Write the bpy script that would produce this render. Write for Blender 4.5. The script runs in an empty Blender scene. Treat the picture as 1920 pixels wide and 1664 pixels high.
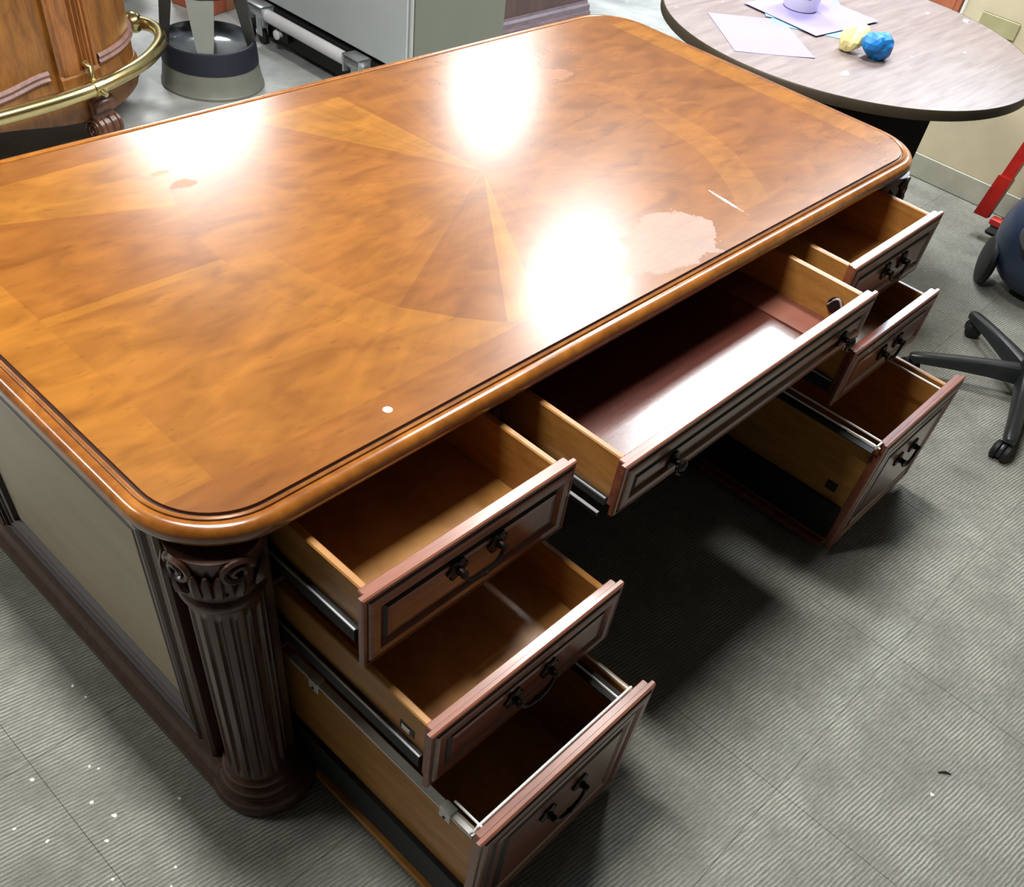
import bpy, bmesh, math, random
from mathutils import Vector, Matrix
random.seed(7)
PI = math.pi
S = bpy.context.scene
COL = S.collection

# ------------------------------------------------------------------ camera, world, lights, exposure
H = 0.763            # desk height
cam = bpy.data.cameras.new('camera'); camo = bpy.data.objects.new('camera', cam); COL.objects.link(camo)
cam.sensor_fit = 'HORIZONTAL'; cam.sensor_width = 36.0
cam.lens = 1660.5 / 1920 * 36.0
cam.shift_x = -0.00035; cam.shift_y = (1104.65 - 832) / 1920
R = Matrix(((0.6852, 0.5019, -0.5278), (-0.7185, 0.5847, -0.3768), (0.1195, 0.6374, 0.7612)))
camo.matrix_world = Matrix.Translation((-0.34, -0.7409, 1.6116)) @ R.to_4x4()
cam.clip_start = 0.02
S.camera = camo
S.view_settings.view_transform = 'Standard'; S.view_settings.look = 'None'
S.view_settings.gamma = 1.0; S.view_settings.use_curve_mapping = False
S.view_settings.exposure = 0.4
w = bpy.data.worlds.new('world'); S.world = w; w.use_nodes = True
w.node_tree.nodes['Background'].inputs[0].default_value = (0.55, 0.6, 0.7, 1)
w.node_tree.nodes['Background'].inputs[1].default_value = 0.02
LAMP = 34.0          # emission of the ceiling light diffusers
CEIL = 2.75
# ceiling troffers: x, y, size x, size y, relative strength, colour
WARM, COOL, BLUE = (1, .985, .955), (.95, .98, 1), (.60, .80, 1)
TROFFERS = [(0.21, 0.62, .22, .9, 3.0, WARM), (1.95, 0.66, .3, .8, 2.0, WARM),
            (3.58, 2.0, .50, .45, 2.0, COOL), (3.15, 5.3, .9, .7, 1.5, COOL), (5.15, 4.25, .6, .6, 1.35, COOL),
            (3.65, 1.0, 1.1, .36, .95, COOL), (4.85, 1.0, 1.1, .36, .95, COOL), (6.1, 0.85, 1.2, .5, 1.0, BLUE),
            (-1.55, 2.3, .22, 1.2, 1.0, WARM), (-1.55, 4.0, .22, 1.2, 1.0, WARM)]

# ------------------------------------------------------------------ helpers
def link(name, me, mats, parent=None):
    o = bpy.data.objects.new(name, me); COL.objects.link(o)
    for m in (mats if isinstance(mats, (list, tuple)) else [mats]): me.materials.append(m)
    if parent: o.parent = parent
    return o

class MB:
    """collects shapes and links them as ONE mesh object"""
    def __init__(s): s.v = []; s.f = []; s.m = []; s.sm = []
    def add(s, vs, fs, mi=0, smooth=False):
        b = len(s.v); s.v += [tuple(v) for v in vs]
        for i, f in enumerate(fs):
            s.f.append([b + k for k in f]); s.m.append(mi[i] if isinstance(mi, list) else mi); s.sm.append(smooth)
        return s
    def box(s, x0, y0, z0, x1, y1, z1, mi=0, M=None, bev=0.0):
        if bev > 0:
            b = min(bev, .49 * min(x1 - x0, y1 - y0, z1 - z0))
            prof = [(b, z0), (0, z0 + b), (0, z1 - b), (b, z1)]
            vs = []
            for ins, z in prof:
                c = b
                X0, Y0, X1, Y1 = x0 + ins, y0 + ins, x1 - ins, y1 - ins
                vs += [(X0 + c, Y0, z), (X1 - c, Y0, z), (X1, Y0 + c, z), (X1, Y1 - c, z), (X1 - c, Y1, z), (X0 + c, Y1, z), (X0, Y1 - c, z), (X0, Y0 + c, z)]
            fs = []
            for r in range(3):
                for k in range(8):
                    a = r * 8 + k; c2 = r * 8 + (k + 1) % 8
                    fs.append((a, c2, c2 + 8, a + 8))
            fs.append(tuple(range(7, -1, -1))); fs.append(tuple(range(24, 32)))
        else:
            vs = [(x0, y0, z0), (x1, y0, z0), (x1, y1, z0), (x0, y1, z0), (x0, y0, z1), (x1, y0, z1), (x1, y1, z1), (x0, y1, z1)]
            fs = [(3, 2, 1, 0), (4, 5, 6, 7), (0, 1, 5, 4), (1, 2, 6, 5), (2, 3, 7, 6), (3, 0, 4, 7)]
        if M is not None: vs = [M @ Vector(v) for v in vs]
        return s.add(vs, fs, mi)
    def lathe(s, prof, n=32, M=None, mi=0, a0=0.0, a1=2 * PI, rfun=None, smooth=True, caps=True):
        full = abs(a1 - a0 - 2 * PI) < 1e-6
        cnt = n if full else n + 1
        vs = []
        for k, (r, z) in enumerate(prof):
            for i in range(cnt):
                a = a0 + (a1 - a0) * i / n
                rr = rfun(r, z, a, k) if rfun else r
                vs.append((rr * math.cos(a), rr * math.sin(a), z))
        fs = []
        for k in range(len(prof) - 1):
            for i in range(n):
                j = (i + 1) % cnt
                fs.append((k * cnt + i, k * cnt + j, (k + 1) * cnt + j, (k + 1) * cnt + i))
        if full and caps:
            if prof[0][0] > 1e-5: fs.append(tuple(range(cnt - 1, -1, -1)))
            if prof[-1][0] > 1e-5: fs.append(tuple((len(prof) - 1) * cnt + i for i in range(cnt)))
        if M is not None: vs = [M @ Vector(v) for v in vs]
        return s.add(vs, fs, mi, smooth)
    def tube(s, pts, rad, n=10, mi=0, closed=False, caps=True):
        pts = [Vector(p) for p in pts]; N = len(pts); vs = []; up = None
        for i in range(N):
            if closed: t = pts[(i + 1) % N] - pts[i - 1]
            else: t = pts[min(i + 1, N - 1)] - pts[max(i - 1, 0)]
            t.normalize()
            if up is None:
                up = Vector((0, 0, 1)) if abs(t.z) < .9 else Vector((1, 0, 0))
            u = t.cross(up).normalized(); up = u.cross(t).normalized()
            r = rad[i] if isinstance(rad, (list, tuple)) else rad
            for k in range(n):
                a = 2 * PI * k / n
                vs.append(pts[i] + r * (math.cos(a) * u + math.sin(a) * up))
        fs = []
        for i in range(N if closed else N - 1):
            for k in range(n):
                a = i * n + k; b = i * n + (k + 1) % n; c = ((i + 1) % N) * n
                fs.append((a, b, c + (k + 1) % n, c + k))
        if caps and not closed:
            fs.append(tuple(range(n - 1, -1, -1))); fs.append(tuple((N - 1) * n + k for k in range(n)))
        return s.add(vs, fs, mi, True)
    def prism(s, poly, z0, z1, mi=0, M=None):
        n = len(poly)
        vs = [(x, y, z0) for x, y in poly] + [(x, y, z1) for x, y in poly]
        fs = [tuple(range(n - 1, -1, -1)), tuple(range(n, 2 * n))] + [(i, (i + 1) % n, n + (i + 1) % n, n + i) for i in range(n)]
        if M is not None: vs = [M @ Vector(v) for v in vs]
        return s.add(vs, fs, mi)
    def sweep(s, path, prof, closed=True, mi=None, caps=True):
        """path: list of (x, y, nx, ny) outward normals; prof: list of (out, z)"""
        n = len(path); m = len(prof); vs = []
        for x, y, nx, ny in path:
            for o, z in prof: vs.append((x + nx * o, y + ny * o, z))
        fs = []; ms = []
        for i in range(n if closed else n - 1):
            j = (i + 1) % n
            for k in range(m - 1):
                fs.append((i * m + k, i * m + k + 1, j * m + k + 1, j * m + k)); ms.append(mi[k] if mi else 0)
        if not closed and caps:
            fs.append(tuple(range(m))); ms.append(0); fs.append(tuple((n - 1) * m + k for k in range(m - 1, -1, -1))); ms.append(0)
        return s.add(vs, fs, ms, False)
    def ringpanel(s, u0, v0, u1, v1, prof, M, mi=None):
        """nested rectangles: prof = (inset, height); M maps (u, v, height) to space"""
        vs = []; fs = []; ms = []
        for ins, h in prof:
            vs += [(u0 + ins, v0 + ins, h), (u1 - ins, v0 + ins, h), (u1 - ins, v1 - ins, h), (u0 + ins, v1 - ins, h)]
        for k in range(len(prof) - 1):
            for i in range(4):
                fs.append((k * 4 + i, k * 4 + (i + 1) % 4, (k + 1) * 4 + (i + 1) % 4, (k + 1) * 4 + i)); ms.append(mi[k] if mi else 0)
        b = (len(prof) - 1) * 4; fs.append((b, b + 1, b + 2, b + 3)); ms.append(0)
        fs.append((3, 2, 1, 0)); ms.append(0)
        return s.add([M @ Vector(v) for v in vs], fs, ms)
    def build(s, name, mats, parent=None, loc=None, autosmooth=True, fix=True):
        me = bpy.data.meshes.new(name)
        off = Vector(loc) if loc is not None else Vector((0, 0, 0))
        me.from_pydata([Vector(v) - off for v in s.v], [], s.f)
        for p, mi, sm in zip(me.polygons, s.m, s.sm): p.material_index = mi; p.use_smooth = sm
        if fix:
            bm = bmesh.new(); bm.from_mesh(me); bmesh.ops.recalc_face_normals(bm, faces=bm.faces); bm.to_mesh(me); bm.free()
        o = link(name, me, mats, parent)
        if loc is not None: o.location = off
        if any(s.sm):
            try: me.set_sharp_from_angle(angle=math.radians(40))
            except Exception: pass
        return o

def tag(o, label=None, cat=None, group=None, kind=None):
    if label: o['label'] = label
    if cat: o['category'] = cat
    if group: o['group'] = group
    if kind: o['kind'] = kind
    return o
def thing(name, label, cat, loc=(0, 0, 0), rz=0.0, group=None):
    o = bpy.data.objects.new(name, None); COL.objects.link(o); o.empty_display_size = .05
    o.location = loc; o.rotation_euler = (0, 0, rz)
    return tag(o, label, cat, group)
def rotz(a): return Matrix.Rotation(a, 4, 'Z')
def T(*a): return Matrix.Translation(a)
def frame(o, u, v, n):   # columns u,v,n and origin o
    return Matrix(((u[0], v[0], n[0], o[0]), (u[1], v[1], n[1], o[1]), (u[2], v[2], n[2], o[2]), (0, 0, 0, 1)))

# ------------------------------------------------------------------ materials
def srgb(r, g, b):
    f = lambda c: (c / 255 / 12.92) if c / 255 <= .04045 else ((c / 255 + .055) / 1.055) ** 2.4
    return (f(r), f(g), f(b), 1)
class NT:
    def __init__(s, name):
        s.mat = bpy.data.materials.new(name); s.mat.use_nodes = True
        s.t = s.mat.node_tree; s.b = s.t.nodes['Principled BSDF']
    def n(s, typ, ins=None, **props):
        nd = s.t.nodes.new(typ)
        for k, v in props.items(): setattr(nd, k, v)
        for k, v in (ins or {}).items(): s.set(nd, k, v)
        return nd
    def set(s, nd, k, v):
        if hasattr(v, 'is_output'): s.t.links.new(v, nd.inputs[k])
        else: nd.inputs[k].default_value = v
    def math(s, op, a, b=None, c=None, clamp=False):
        nd = s.n('ShaderNodeMath', operation=op, use_clamp=clamp)
        for i, v in enumerate((a, b, c)):
            if v is not None: s.set(nd, i, v)
        return nd.outputs[0]
    def mix(s, f, a, b, blend='MIX'):
        nd = s.n('ShaderNodeMix', data_type='RGBA', blend_type=blend)
        s.set(nd, 0, f); s.set(nd, 6, a); s.set(nd, 7, b); return nd.outputs[2]
    def ramp(s, f, stops, interp='LINEAR'):
        nd = s.n('ShaderNodeValToRGB'); cr = nd.color_ramp; cr.interpolation = interp
        while len(cr.elements) < len(stops): cr.elements.new(.5)
        for e, (p, c) in zip(cr.elements, stops):
            e.position = p; e.color = c if len(c) == 4 else (*c, 1)
        s.set(nd, 0, f); return nd.outputs[0]
    def noise(s, vec, scale, detail=4, rough=.55, dist=0.0):
        nd = s.n('ShaderNodeTexNoise'); s.set(nd, 'Vector', vec); nd.inputs['Scale'].default_value = scale
        nd.inputs['Detail'].default_value = detail; nd.inputs['Roughness'].default_value = rough; nd.inputs['Distortion'].default_value = dist
        return nd.outputs['Fac']
    def mapping(s, vec, scale=(1, 1, 1), rot=(0, 0, 0), loc=(0, 0, 0)):
        nd = s.n('ShaderNodeMapping'); s.set(nd, 'Vector', vec)
        nd.inputs['Scale'].default_value = scale; nd.inputs['Rotation'].default_value = rot; nd.inputs['Location'].default_value = loc
        return nd.outputs[0]
    def obj(s): return s.n('ShaderNodeTexCoord').outputs['Object']
    def pos(s): return s.n('ShaderNodeNewGeometry').outputs['Position']
    def bump(s, h, strength=.3, dist=.002):
        nd = s.n('ShaderNodeBump'); s.set(nd, 'Height', h); nd.inputs['Strength'].default_value = strength; nd.inputs['Distance'].default_value = dist
        s.t.links.new(nd.outputs[0], s.b.inputs['Normal'])
    def fin(s, col=None, rough=.5, metal=0.0, coat=0.0, coatr=.1, spec=None):
        if col is not None: s.set(s.b, 'Base Color', col)
        s.set(s.b, 'Roughness', rough); s.b.inputs['Metallic'].default_value = metal
        s.b.inputs['Coat Weight'].default_value = coat; s.b.inputs['Coat Roughness'].default_value = coatr
        if spec is not None: s.b.inputs['Specular IOR Level'].default_value = spec
        return s.mat

def wood(name, dark, light, scale=(1, 12, 12), rough=.35, coat=0.0, coatr=.15, n=6.0, space='pos'):
    t = NT(name); v = t.pos() if space == 'pos' else t.obj()
    g = t.noise(t.mapping(v, scale), n, 6, .62, .6)
    g2 = t.noise(t.mapping(v, tuple(c * 2.6 for c in scale)), n * 2.2, 3, .5)
    f = t.math('ADD', t.math('MULTIPLY', g, .75), t.math('MULTIPLY', g2, .25))
    c = t.ramp(f, [(.36, dark), (.64, light)])
    t.bump(g2, .08, .001)
    return t.fin(c, rough, 0, coat, coatr)
def plain(name, c, rough=.5, metal=0.0, var=.12, nscale=9, coat=0.0, spec=None):
    t = NT(name); g = t.noise(t.pos(), nscale, 4)
    d = tuple(x * (1 - var) for x in c[:3]) + (1,); l = tuple(min(1, x * (1 + var)) for x in c[:3]) + (1,)
    return t.fin(t.ramp(g, [(.35, d), (.65, l)]), rough, metal, coat, .1, spec)
def emission(name, c, st):
    t = NT(name); t.b.inputs['Base Color'].default_value = (.9, .9, .9, 1)
    t.b.inputs['Emission Color'].default_value = (*c, 1); t.b.inputs['Emission Strength'].default_value = st
    return t.mat

M_dark = wood('walnut_stain', srgb(56, 33, 25), srgb(84, 53, 41), (10, 10, 1.2), .34, .25, .2)
M_darkx = wood('walnut_stain_rail', srgb(110, 60, 43), srgb(140, 82, 58), (1.2, 10, 10), .34, .7, .2)
M_glaze = plain('dark_glaze', srgb(30, 17, 13), .5)
M_gold = wood('golden_drawer_wood', srgb(148, 99, 42), srgb(178, 127, 62), (2, 1.5, 9), .42, .15, .2, 5)
M_black = plain('black_slide_metal', srgb(9, 9, 12), .6)
M_chrome = plain('chrome', srgb(206, 208, 212), .25, .55, .04)
M_zinc = plain('zinc_plate', srgb(204, 204, 197), .45, .1, .05)
M_whiterod = plain('white_coated_rod', srgb(236, 234, 228), .4, 0, .03)
M_bronze = plain('dark_bronze', srgb(38, 30, 26), .38, .6, .25, 60)
M_pane = wood('side_panel_veneer', srgb(158, 146, 120), srgb(174, 160, 134), (6, 1.0, 6), .42, .15, .3, 3)  # grey-brown panel lightened; its gloss sheen is put into the colour
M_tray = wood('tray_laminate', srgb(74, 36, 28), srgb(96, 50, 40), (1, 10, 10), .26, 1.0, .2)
M_liner = plain('matte_brown_strip', srgb(120, 66, 48), .6)

def veneer():
    t = NT('starburst_veneer'); o = t.obj()
    sp = t.n('ShaderNodeSeparateXYZ'); t.set(sp, 0, o); x, y = sp.outputs[0], sp.outputs[1]
    wob = t.math('MULTIPLY', t.math('SUBTRACT', t.noise(o, 3.0, 2), .5), .03)
    r = t.math('SQRT', t.math('ADD', t.math('MULTIPLY', x, x), t.math('MULTIPLY', y, y)))
    ang = t.math('ARCTAN2', y, x)
    fr = t.math('ADD', t.math('DIVIDE', ang, 2 * PI), .5)       # -180..180 degrees to 0..1
    MID = srgb(186, 112, 40); LT = srgb(222, 144, 48); DK = srgb(150, 86, 36); RD = srgb(168, 96, 44); MD = srgb(172, 100, 38)
    d = lambda a: (a + 180) / 360.0
    ins = t.ramp(fr, [(0, MID), (d(-151), DK), (d(-132), LT), (d(-125), MD), (d(-100), RD), (d(-40), srgb(160, 92, 44)), (d(15), RD), (d(62), MD), (d(94), LT), (d(121), MD), (d(160), MID)], 'CONSTANT')
    out = t.ramp(fr, [(0, srgb(194, 120, 42)), (d(-130), MID), (d(-50), RD), (d(-8), srgb(160, 92, 44)), (d(40), RD), (d(94), LT), (d(121), srgb(216, 138, 46)), (d(160), MD), (d(178.4), LT)], 'CONSTANT')
    ring = t.ramp(fr, [(0, srgb(204, 128, 46)), (d(-128), srgb(210, 134, 46)), (d(-118), MID), (d(-60), MID), (d(-48), srgb(202, 126, 50)), (d(0), srgb(190, 114, 46)), (d(30), RD), (d(94), MID), (d(140), RD), (d(175), MID)], 'LINEAR')
    rw = t.math('ADD', r, wob)
    isout = t.math('GREATER_THAN', rw, .620)
    isring = t.math('MULTIPLY', t.math('GREATER_THAN', rw, .537), t.math('SUBTRACT', 1.0, isout))
    c = t.mix(isring, t.mix(isout, ins, out), ring)
    # keep the light wedge running to the centre through the ring
    c = t.mix(isring, t.mix(isout, ins, out), ring)
    wedge = t.math('MULTIPLY', t.math('GREATER_THAN', fr, d(94)), t.math('LESS_THAN', fr, d(121)))
    c = t.mix(wedge, c, LT)
    ax, ay = t.math('ABSOLUTE', x), t.math('ABSOLUTE', y)
    bx, by = t.math('GREATER_THAN', ax, .936), t.math('GREATER_THAN', ay, .424)
    isb = t.math('MAXIMUM', bx, by)
    bcol = t.mix(by, srgb(212, 132, 42), srgb(170, 98, 38))
    c = t.mix(isb, c, bcol)
    # radial grain inside, straight grain in the border
    cv = t.n('ShaderNodeCombineXYZ'); t.set(cv, 0, t.math('MULTIPLY', r, 1.4)); t.set(cv, 1, t.math('MULTIPLY', ang, 5.0)); t.set(cv, 2, t.math('MULTIPLY', t.math('FLOOR', t.math('MULTIPLY', fr, 18.0)), 3.3))
    g1 = t.noise(cv.outputs[0], 4.0, 3, .5, .6)
    g2 = t.noise(t.mapping(o, (1.2, 10, 1)), 5.0, 3, .5, .5)
    g = t.mix(isb, g1, g2)
    big = t.noise(o, 2.6, 3)
    c = t.mix(.30, c, MID)
    c = t.mix(1.0, c, (.47, .53, .64, 1), 'MULTIPLY')
    c = t.mix(t.math('MULTIPLY', t.math('SUBTRACT', 1.0, g), .62, clamp=True), c, srgb(78, 36, 12), 'MIX')
    c = t.mix(t.math('MULTIPLY', big, .22), c, srgb(190, 122, 36), 'MIX')
    fleck = t.ramp(t.noise(t.mapping(o, (8, 20, 1), (0, 0, .35)), 5.0, 2, .5, .3), [(.62, (0, 0, 0, 1)), (.85, (1, 1, 1, 1))])
    c = t.mix(t.math('MULTIPLY', fleck, .5), c, srgb(80, 40, 14))
    mott = t.ramp(t.noise(t.mapping(o, (2.2, 5, 1), (0, 0, .5)), 3.8, 2, .5, .8), [(.30, (.78, .75, .72, 1)), (.50, (1, 1, 1, 1)), (.68, (1.18, 1.20, 1.2, 1))])
    c = t.mix(1.0, c, mott, 'MULTIPLY')
    # wear: pale worn patch, scratches, spots (positions relative to the desk centre)
    def blob(cx, cy, rx, ry, nz, amp, edge=.08, rot=0.0):
        m = t.mapping(o, (1, 1, 1), (0, 0, 0), (-cx, -cy, 0))
        m = t.mapping(m, (1 / rx, 1 / ry, 0), (0, 0, 0)) if rot == 0 else t.mapping(t.mapping(m, (1, 1, 0), (0, 0, rot)), (1 / rx, 1 / ry, 0))
        ln = t.n('ShaderNodeVectorMath', operation='LENGTH'); t.set(ln, 0, m)
        dd = t.math('ADD', ln.outputs['Value'], t.math('MULTIPLY', t.math('SUBTRACT', t.noise(o, nz, 4, .65), .5), amp))
        return t.ramp(dd, [(.92 - edge, (1, 1, 1, 1)), (.92 + edge, (0, 0, 0, 1))])
    worn = t.math('MAXIMUM', blob(.135, -.405, .125, .085, 14, 1.5, .03), blob(.06, -.43, .13, .05, 18, 1.6, .2))
    worn = t.math('MULTIPLY', worn, t.ramp(t.noise(t.mapping(o, (4, 16, 1)), 5, 5, .6), [(.30, (.35, .35, .35, 1)), (.55, (1, 1, 1, 1))]))
    scr = t.math('MULTIPLY', blob(.353, -.372, .055, .0045, 60, 2.2, .2, -1.45), .9)
    dot = blob(-.661, -.457, .008, .008, 40, .5, .1)
    c = t.mix(t.math('MULTIPLY', worn, .55), c, srgb(150, 132, 122))
    c = t.mix(scr, c, srgb(215, 205, 205)); c = t.mix(dot, c, srgb(210, 190, 180))
    sp1 = t.math('MAXIMUM', blob(-.527, .267, .030, .017, 45, 1.6, .06), t.math('MULTIPLY', blob(.525, .262, .05, .028, 30, 1.3, .06), .45))
    sp1 = t.math('MAXIMUM', sp1, t.math('MULTIPLY', blob(-.541, .324, .022, .010, 45, 1.6, .06), .6))
    c = t.mix(t.math('MULTIPLY', sp1, .85), c, srgb(140, 80, 30))
    rg = t.math('ADD', .26, t.math('MULTIPLY', worn, .28))
    rg = t.math('ADD', rg, t.math('MULTIPLY', sp1, .14))
    rg = t.math('ADD', rg, t.math('MULTIPLY', t.math('SUBTRACT', t.noise(o, 1.8, 3), .5), .10))
    return t.fin(c, rg, 0, .30, .19, .5)
M_veneer = veneer()
M_edge = wood('moulding_wood', srgb(116, 64, 20), srgb(158, 98, 34), (2.5, 2.5, 2.5), .22, 1.0, .16, 4)
M_edgeglaze = plain('moulding_groove_glaze', srgb(52, 26, 14), .35)

def carpet():
    t = NT('ribbed_carpet'); p = t.pos()
    m = t.mapping(p, (1, 1, 1), (0, 0, math.radians(8.2)))
    sp = t.n('ShaderNodeSeparateXYZ'); t.set(sp, 0, m)
    wob = t.math('MULTIPLY', t.noise(p, 30, 3), .006)
    wv = t.math('SINE', t.math('MULTIPLY', t.math('ADD', sp.outputs[1], wob), 2 * PI / .0082))
    br = t.noise(t.mapping(m, (40, 160, 1)), 1.0, 3, .6)
    patch = t.ramp(t.noise(p, 7, 3, .6), [(.35, (0, 0, 0, 1)), (.62, (1, 1, 1, 1))])
    rib = t.math('MULTIPLY', t.math('ADD', t.math('MULTIPLY', wv, .5), .5), t.math('ADD', .35, t.math('MULTIPLY', patch, .65)))
    f = t.math('ADD', t.math('MULTIPLY', rib, .5), t.math('MULTIPLY', br, .5))
    c = t.ramp(f, [(.16, srgb(112, 113, 106)), (.5, srgb(160, 161, 152)), (.8, srgb(202, 203, 193))])
    fl = t.ramp(t.noise(p, 420, 2, .7), [(.40, (0, 0, 0, 1)), (.64, (1, 1, 1, 1))])
    c = t.mix(t.math('MULTIPLY', t.math('SUBTRACT', 1.0, fl), .35), c, srgb(74, 72, 64))
    c = t.mix(t.math('MULTIPLY', t.noise(p, 3.2, 3), .25), c, srgb(138, 137, 128))
    t.bump(t.math('ADD', f, t.math('MULTIPLY', fl, .3)), .5, .004)
    return t.fin(c, .95, 0, 0, .1, .15)
M_carpet = carpet()
def concrete():
    t = NT('worn_concrete'); p = t.pos()
    a = t.noise(p, 2.2, 6, .6, .6); b = t.noise(p, 11, 5, .6)
    c = t.ramp(a, [(.3, srgb(120, 124, 122)), (.5, srgb(158, 161, 158)), (.72, srgb(196, 198, 194))])
    sm = t.ramp(b, [(.62, (0, 0, 0, 1)), (.72, (1, 1, 1, 1))])
    c = t.mix(t.math('MULTIPLY', sm, .35), c, srgb(220, 220, 214))
    return t.fin(c, t.math('ADD', .28, t.math('MULTIPLY', b, .25)))
M_concrete = concrete()
M_ceiling = plain('ceiling_tile_grey', srgb(112, 112, 110), .9)  # unseen ceiling, darkened to cut the light it bounces into shadows
M_wall = plain('painted_wall', srgb(84, 82, 76), .8, 0, .04)
M_partition = plain('beige_partition_board', srgb(214, 204, 172), .7, 0, .04)
M_base = plain('grey_baseboard', srgb(176, 176, 160), .6)
M_whitetrim = plain('white_trim', srgb(230, 228, 218), .5, 0, .02)

# ------------------------------------------------------------------ room
def struct(name, mb, m, parent=None): return tag(mb.build(name, m, parent), kind='structure')
X0, X1, Y0, Y1 = -2.6, 7.2, -3.2, 6.2
floor = struct('floor', MB().box(X0, Y0, -.12, X1, Y1, -.006), M_concrete)
PT = .526
tile_me = None
for i in range(-3, 6):
    for j in range(-4, 3):
        x = .806 + i * PT; y = -.159 + j * PT
        if tile_me is None:
            g = .0003
            o = MB().box(g, g, -.006, PT - g, PT - g, 0, bev=.0005).build('carpet_tile', M_carpet, floor); tile_me = o.data
        else:
            o = bpy.data.objects.new('carpet_tile', tile_me); COL.objects.link(o); o.parent = floor
        o.location = (x, y, 0)
struct('ceiling', MB().box(X0, Y0, CEIL + .012, X1, Y1, CEIL + .1), M_ceiling)
struct('wall_left', MB().box(X0 - .1, Y0, -.006, X0, Y1, CEIL), M_wall)
struct('wall_front', MB().box(X0, Y0 - .1, -.006, X1, Y0, CEIL), M_wall)
struct('wall_back', MB().box(X0, Y1, -.006, X1, Y1 + .1, CEIL), M_wall)
struct('wall_right', MB().box(X1, Y0, -.006, X1 + .1, Y1, CEIL), M_wall)
# low partition behind the round table
PX = 3.88
part_ = thing('office_partition', 'beige low partition board behind the round table and hand truck', 'partition', (PX, -.9, 0))
def rel(mb, name, m, root, **k):
    """build in world coordinates under a root at its own place"""
    o = mb.build(name, m, root, **k); o.matrix_parent_inverse = root.matrix_basis.inverted(); return o
bpy.context.view_layer.update()
def basis(root): return (T(*root.location) @ root.rotation_euler.to_matrix().to_4x4())
def rel(mb, name, m, root, **k):
    B = basis(root).inverted(); q = MB(); q.v = [tuple(B @ Vector(v)) for v in mb.v]; q.f = mb.f; q.m = mb.m; q.sm = mb.sm
    return q.build(name, m, root, **k)
rel(MB().box(PX, -2.6, 0, PX + .05, .63, 1.42), 'board', M_partition, part_)
tag(rel(MB().box(PX - .004, .63, 0, PX + .054, .645, 1.425, bev=.003), 'edge_trim', M_whitetrim, part_), 'white metal edge strip')
tag(rel(MB().box(PX - .012, -2.6, 0, PX, .63, .095, bev=.004), 'skirting', M_base, part_), 'greyish skirting strip')
rel(MB().box(PX - .008, .40, .58, PX, .56, .64, bev=.003), 'wall_plate', plain('olive_plate', srgb(176, 172, 130), .6), part_)

# ceiling lights (lamps of the room)
for k, (x, y, sx, sy, st, c) in enumerate(TROFFERS):
    t = thing('ceiling_light', 'flush ceiling light panel overhead, outside the picture', 'light', (x, y, CEIL), 0, 'ceiling lights')
    fr = MB()
    for (a, b, c2, d2) in ((-sx / 2 - .03, -sy / 2 - .03, sx / 2 + .03, -sy / 2), (-sx / 2 - .03, sy / 2, sx / 2 + .03, sy / 2 + .03), (-sx / 2 - .03, -sy / 2, -sx / 2, sy / 2), (sx / 2, -sy / 2, sx / 2 + .03, sy / 2)):
        fr.box(a, b, -.012, c2, d2, .012)
    fr.build('frame', M_whitetrim, t)
    MB().box(-sx / 2, -sy / 2, -.002, sx / 2, sy / 2, .01).build('diffuser', M_whitetrim, t)
    L = bpy.data.lights.new('lamp_tube', 'AREA'); L.shape = 'RECTANGLE'; L.size = sx; L.size_y = sy
    L.energy = PI * sx * sy * LAMP * st; L.color = c
    lo_ = bpy.data.objects.new('lamp_tube', L); COL.objects.link(lo_); lo_.parent = t; lo_.location = (0, 0, -.006)

# ------------------------------------------------------------------ executive desk
W, D = 2.0355, .992
desk = thing('executive_desk', 'large executive desk with glossy inlaid top, fluted corner columns and seven open drawers', 'desk')
def rrect(x0, y0, x1, y1, r, n=10):
    pts = []
    for cx, cy, a0 in ((x1 - r, y0 + r, -PI / 2), (x1 - r, y1 - r, 0), (x0 + r, y1 - r, PI / 2), (x0 + r, y0 + r, PI)):
        for i in range(n + 1):
            a = a0 + PI / 2 * i / n; pts.append((cx + r * math.cos(a), cy + r * math.sin(a), math.cos(a), math.sin(a)))
    return pts
path = rrect(0, 0, W, D, .11, 14)
# flat veneered top
top = MB(); poly = [(p[0], p[1]) for p in path]
top.prism(poly, H - .03, H)
top.build('desk_top', M_veneer, desk, loc=(W / 2, D / 2, H))
prof = [(-.001, H - .002), (.0015, H - .0045), (.0045, H - .0045), (.006, H - .0008), (.0085, H + .0004), (.0115, H - .0008), (.0128, H - .0055), (.0152, H - .0055), (.0165, H - .003)]
for i in range(11):
    a = math.radians(110 - 20 * i); prof.append((.0185 + .0165 * math.cos(a) * 1.0, H - .0195 + .0175 * math.sin(a)))
prof += [(.016, H - .038), (.016, H - .045), (.004, H - .052), (-.02, H - .052), (-.02, H - .032)]
mi = [1 if k in (0, 1, 6, 7) else 0 for k in range(len(prof) - 1)]
em = MB().sweep(path, prof, True, mi); em.sm = [True] * len(em.sm)
tag(em.build('edge_moulding', [M_edge, M_edgeglaze], desk), 'rounded double-beaded edge moulding with dark grooves')

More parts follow.
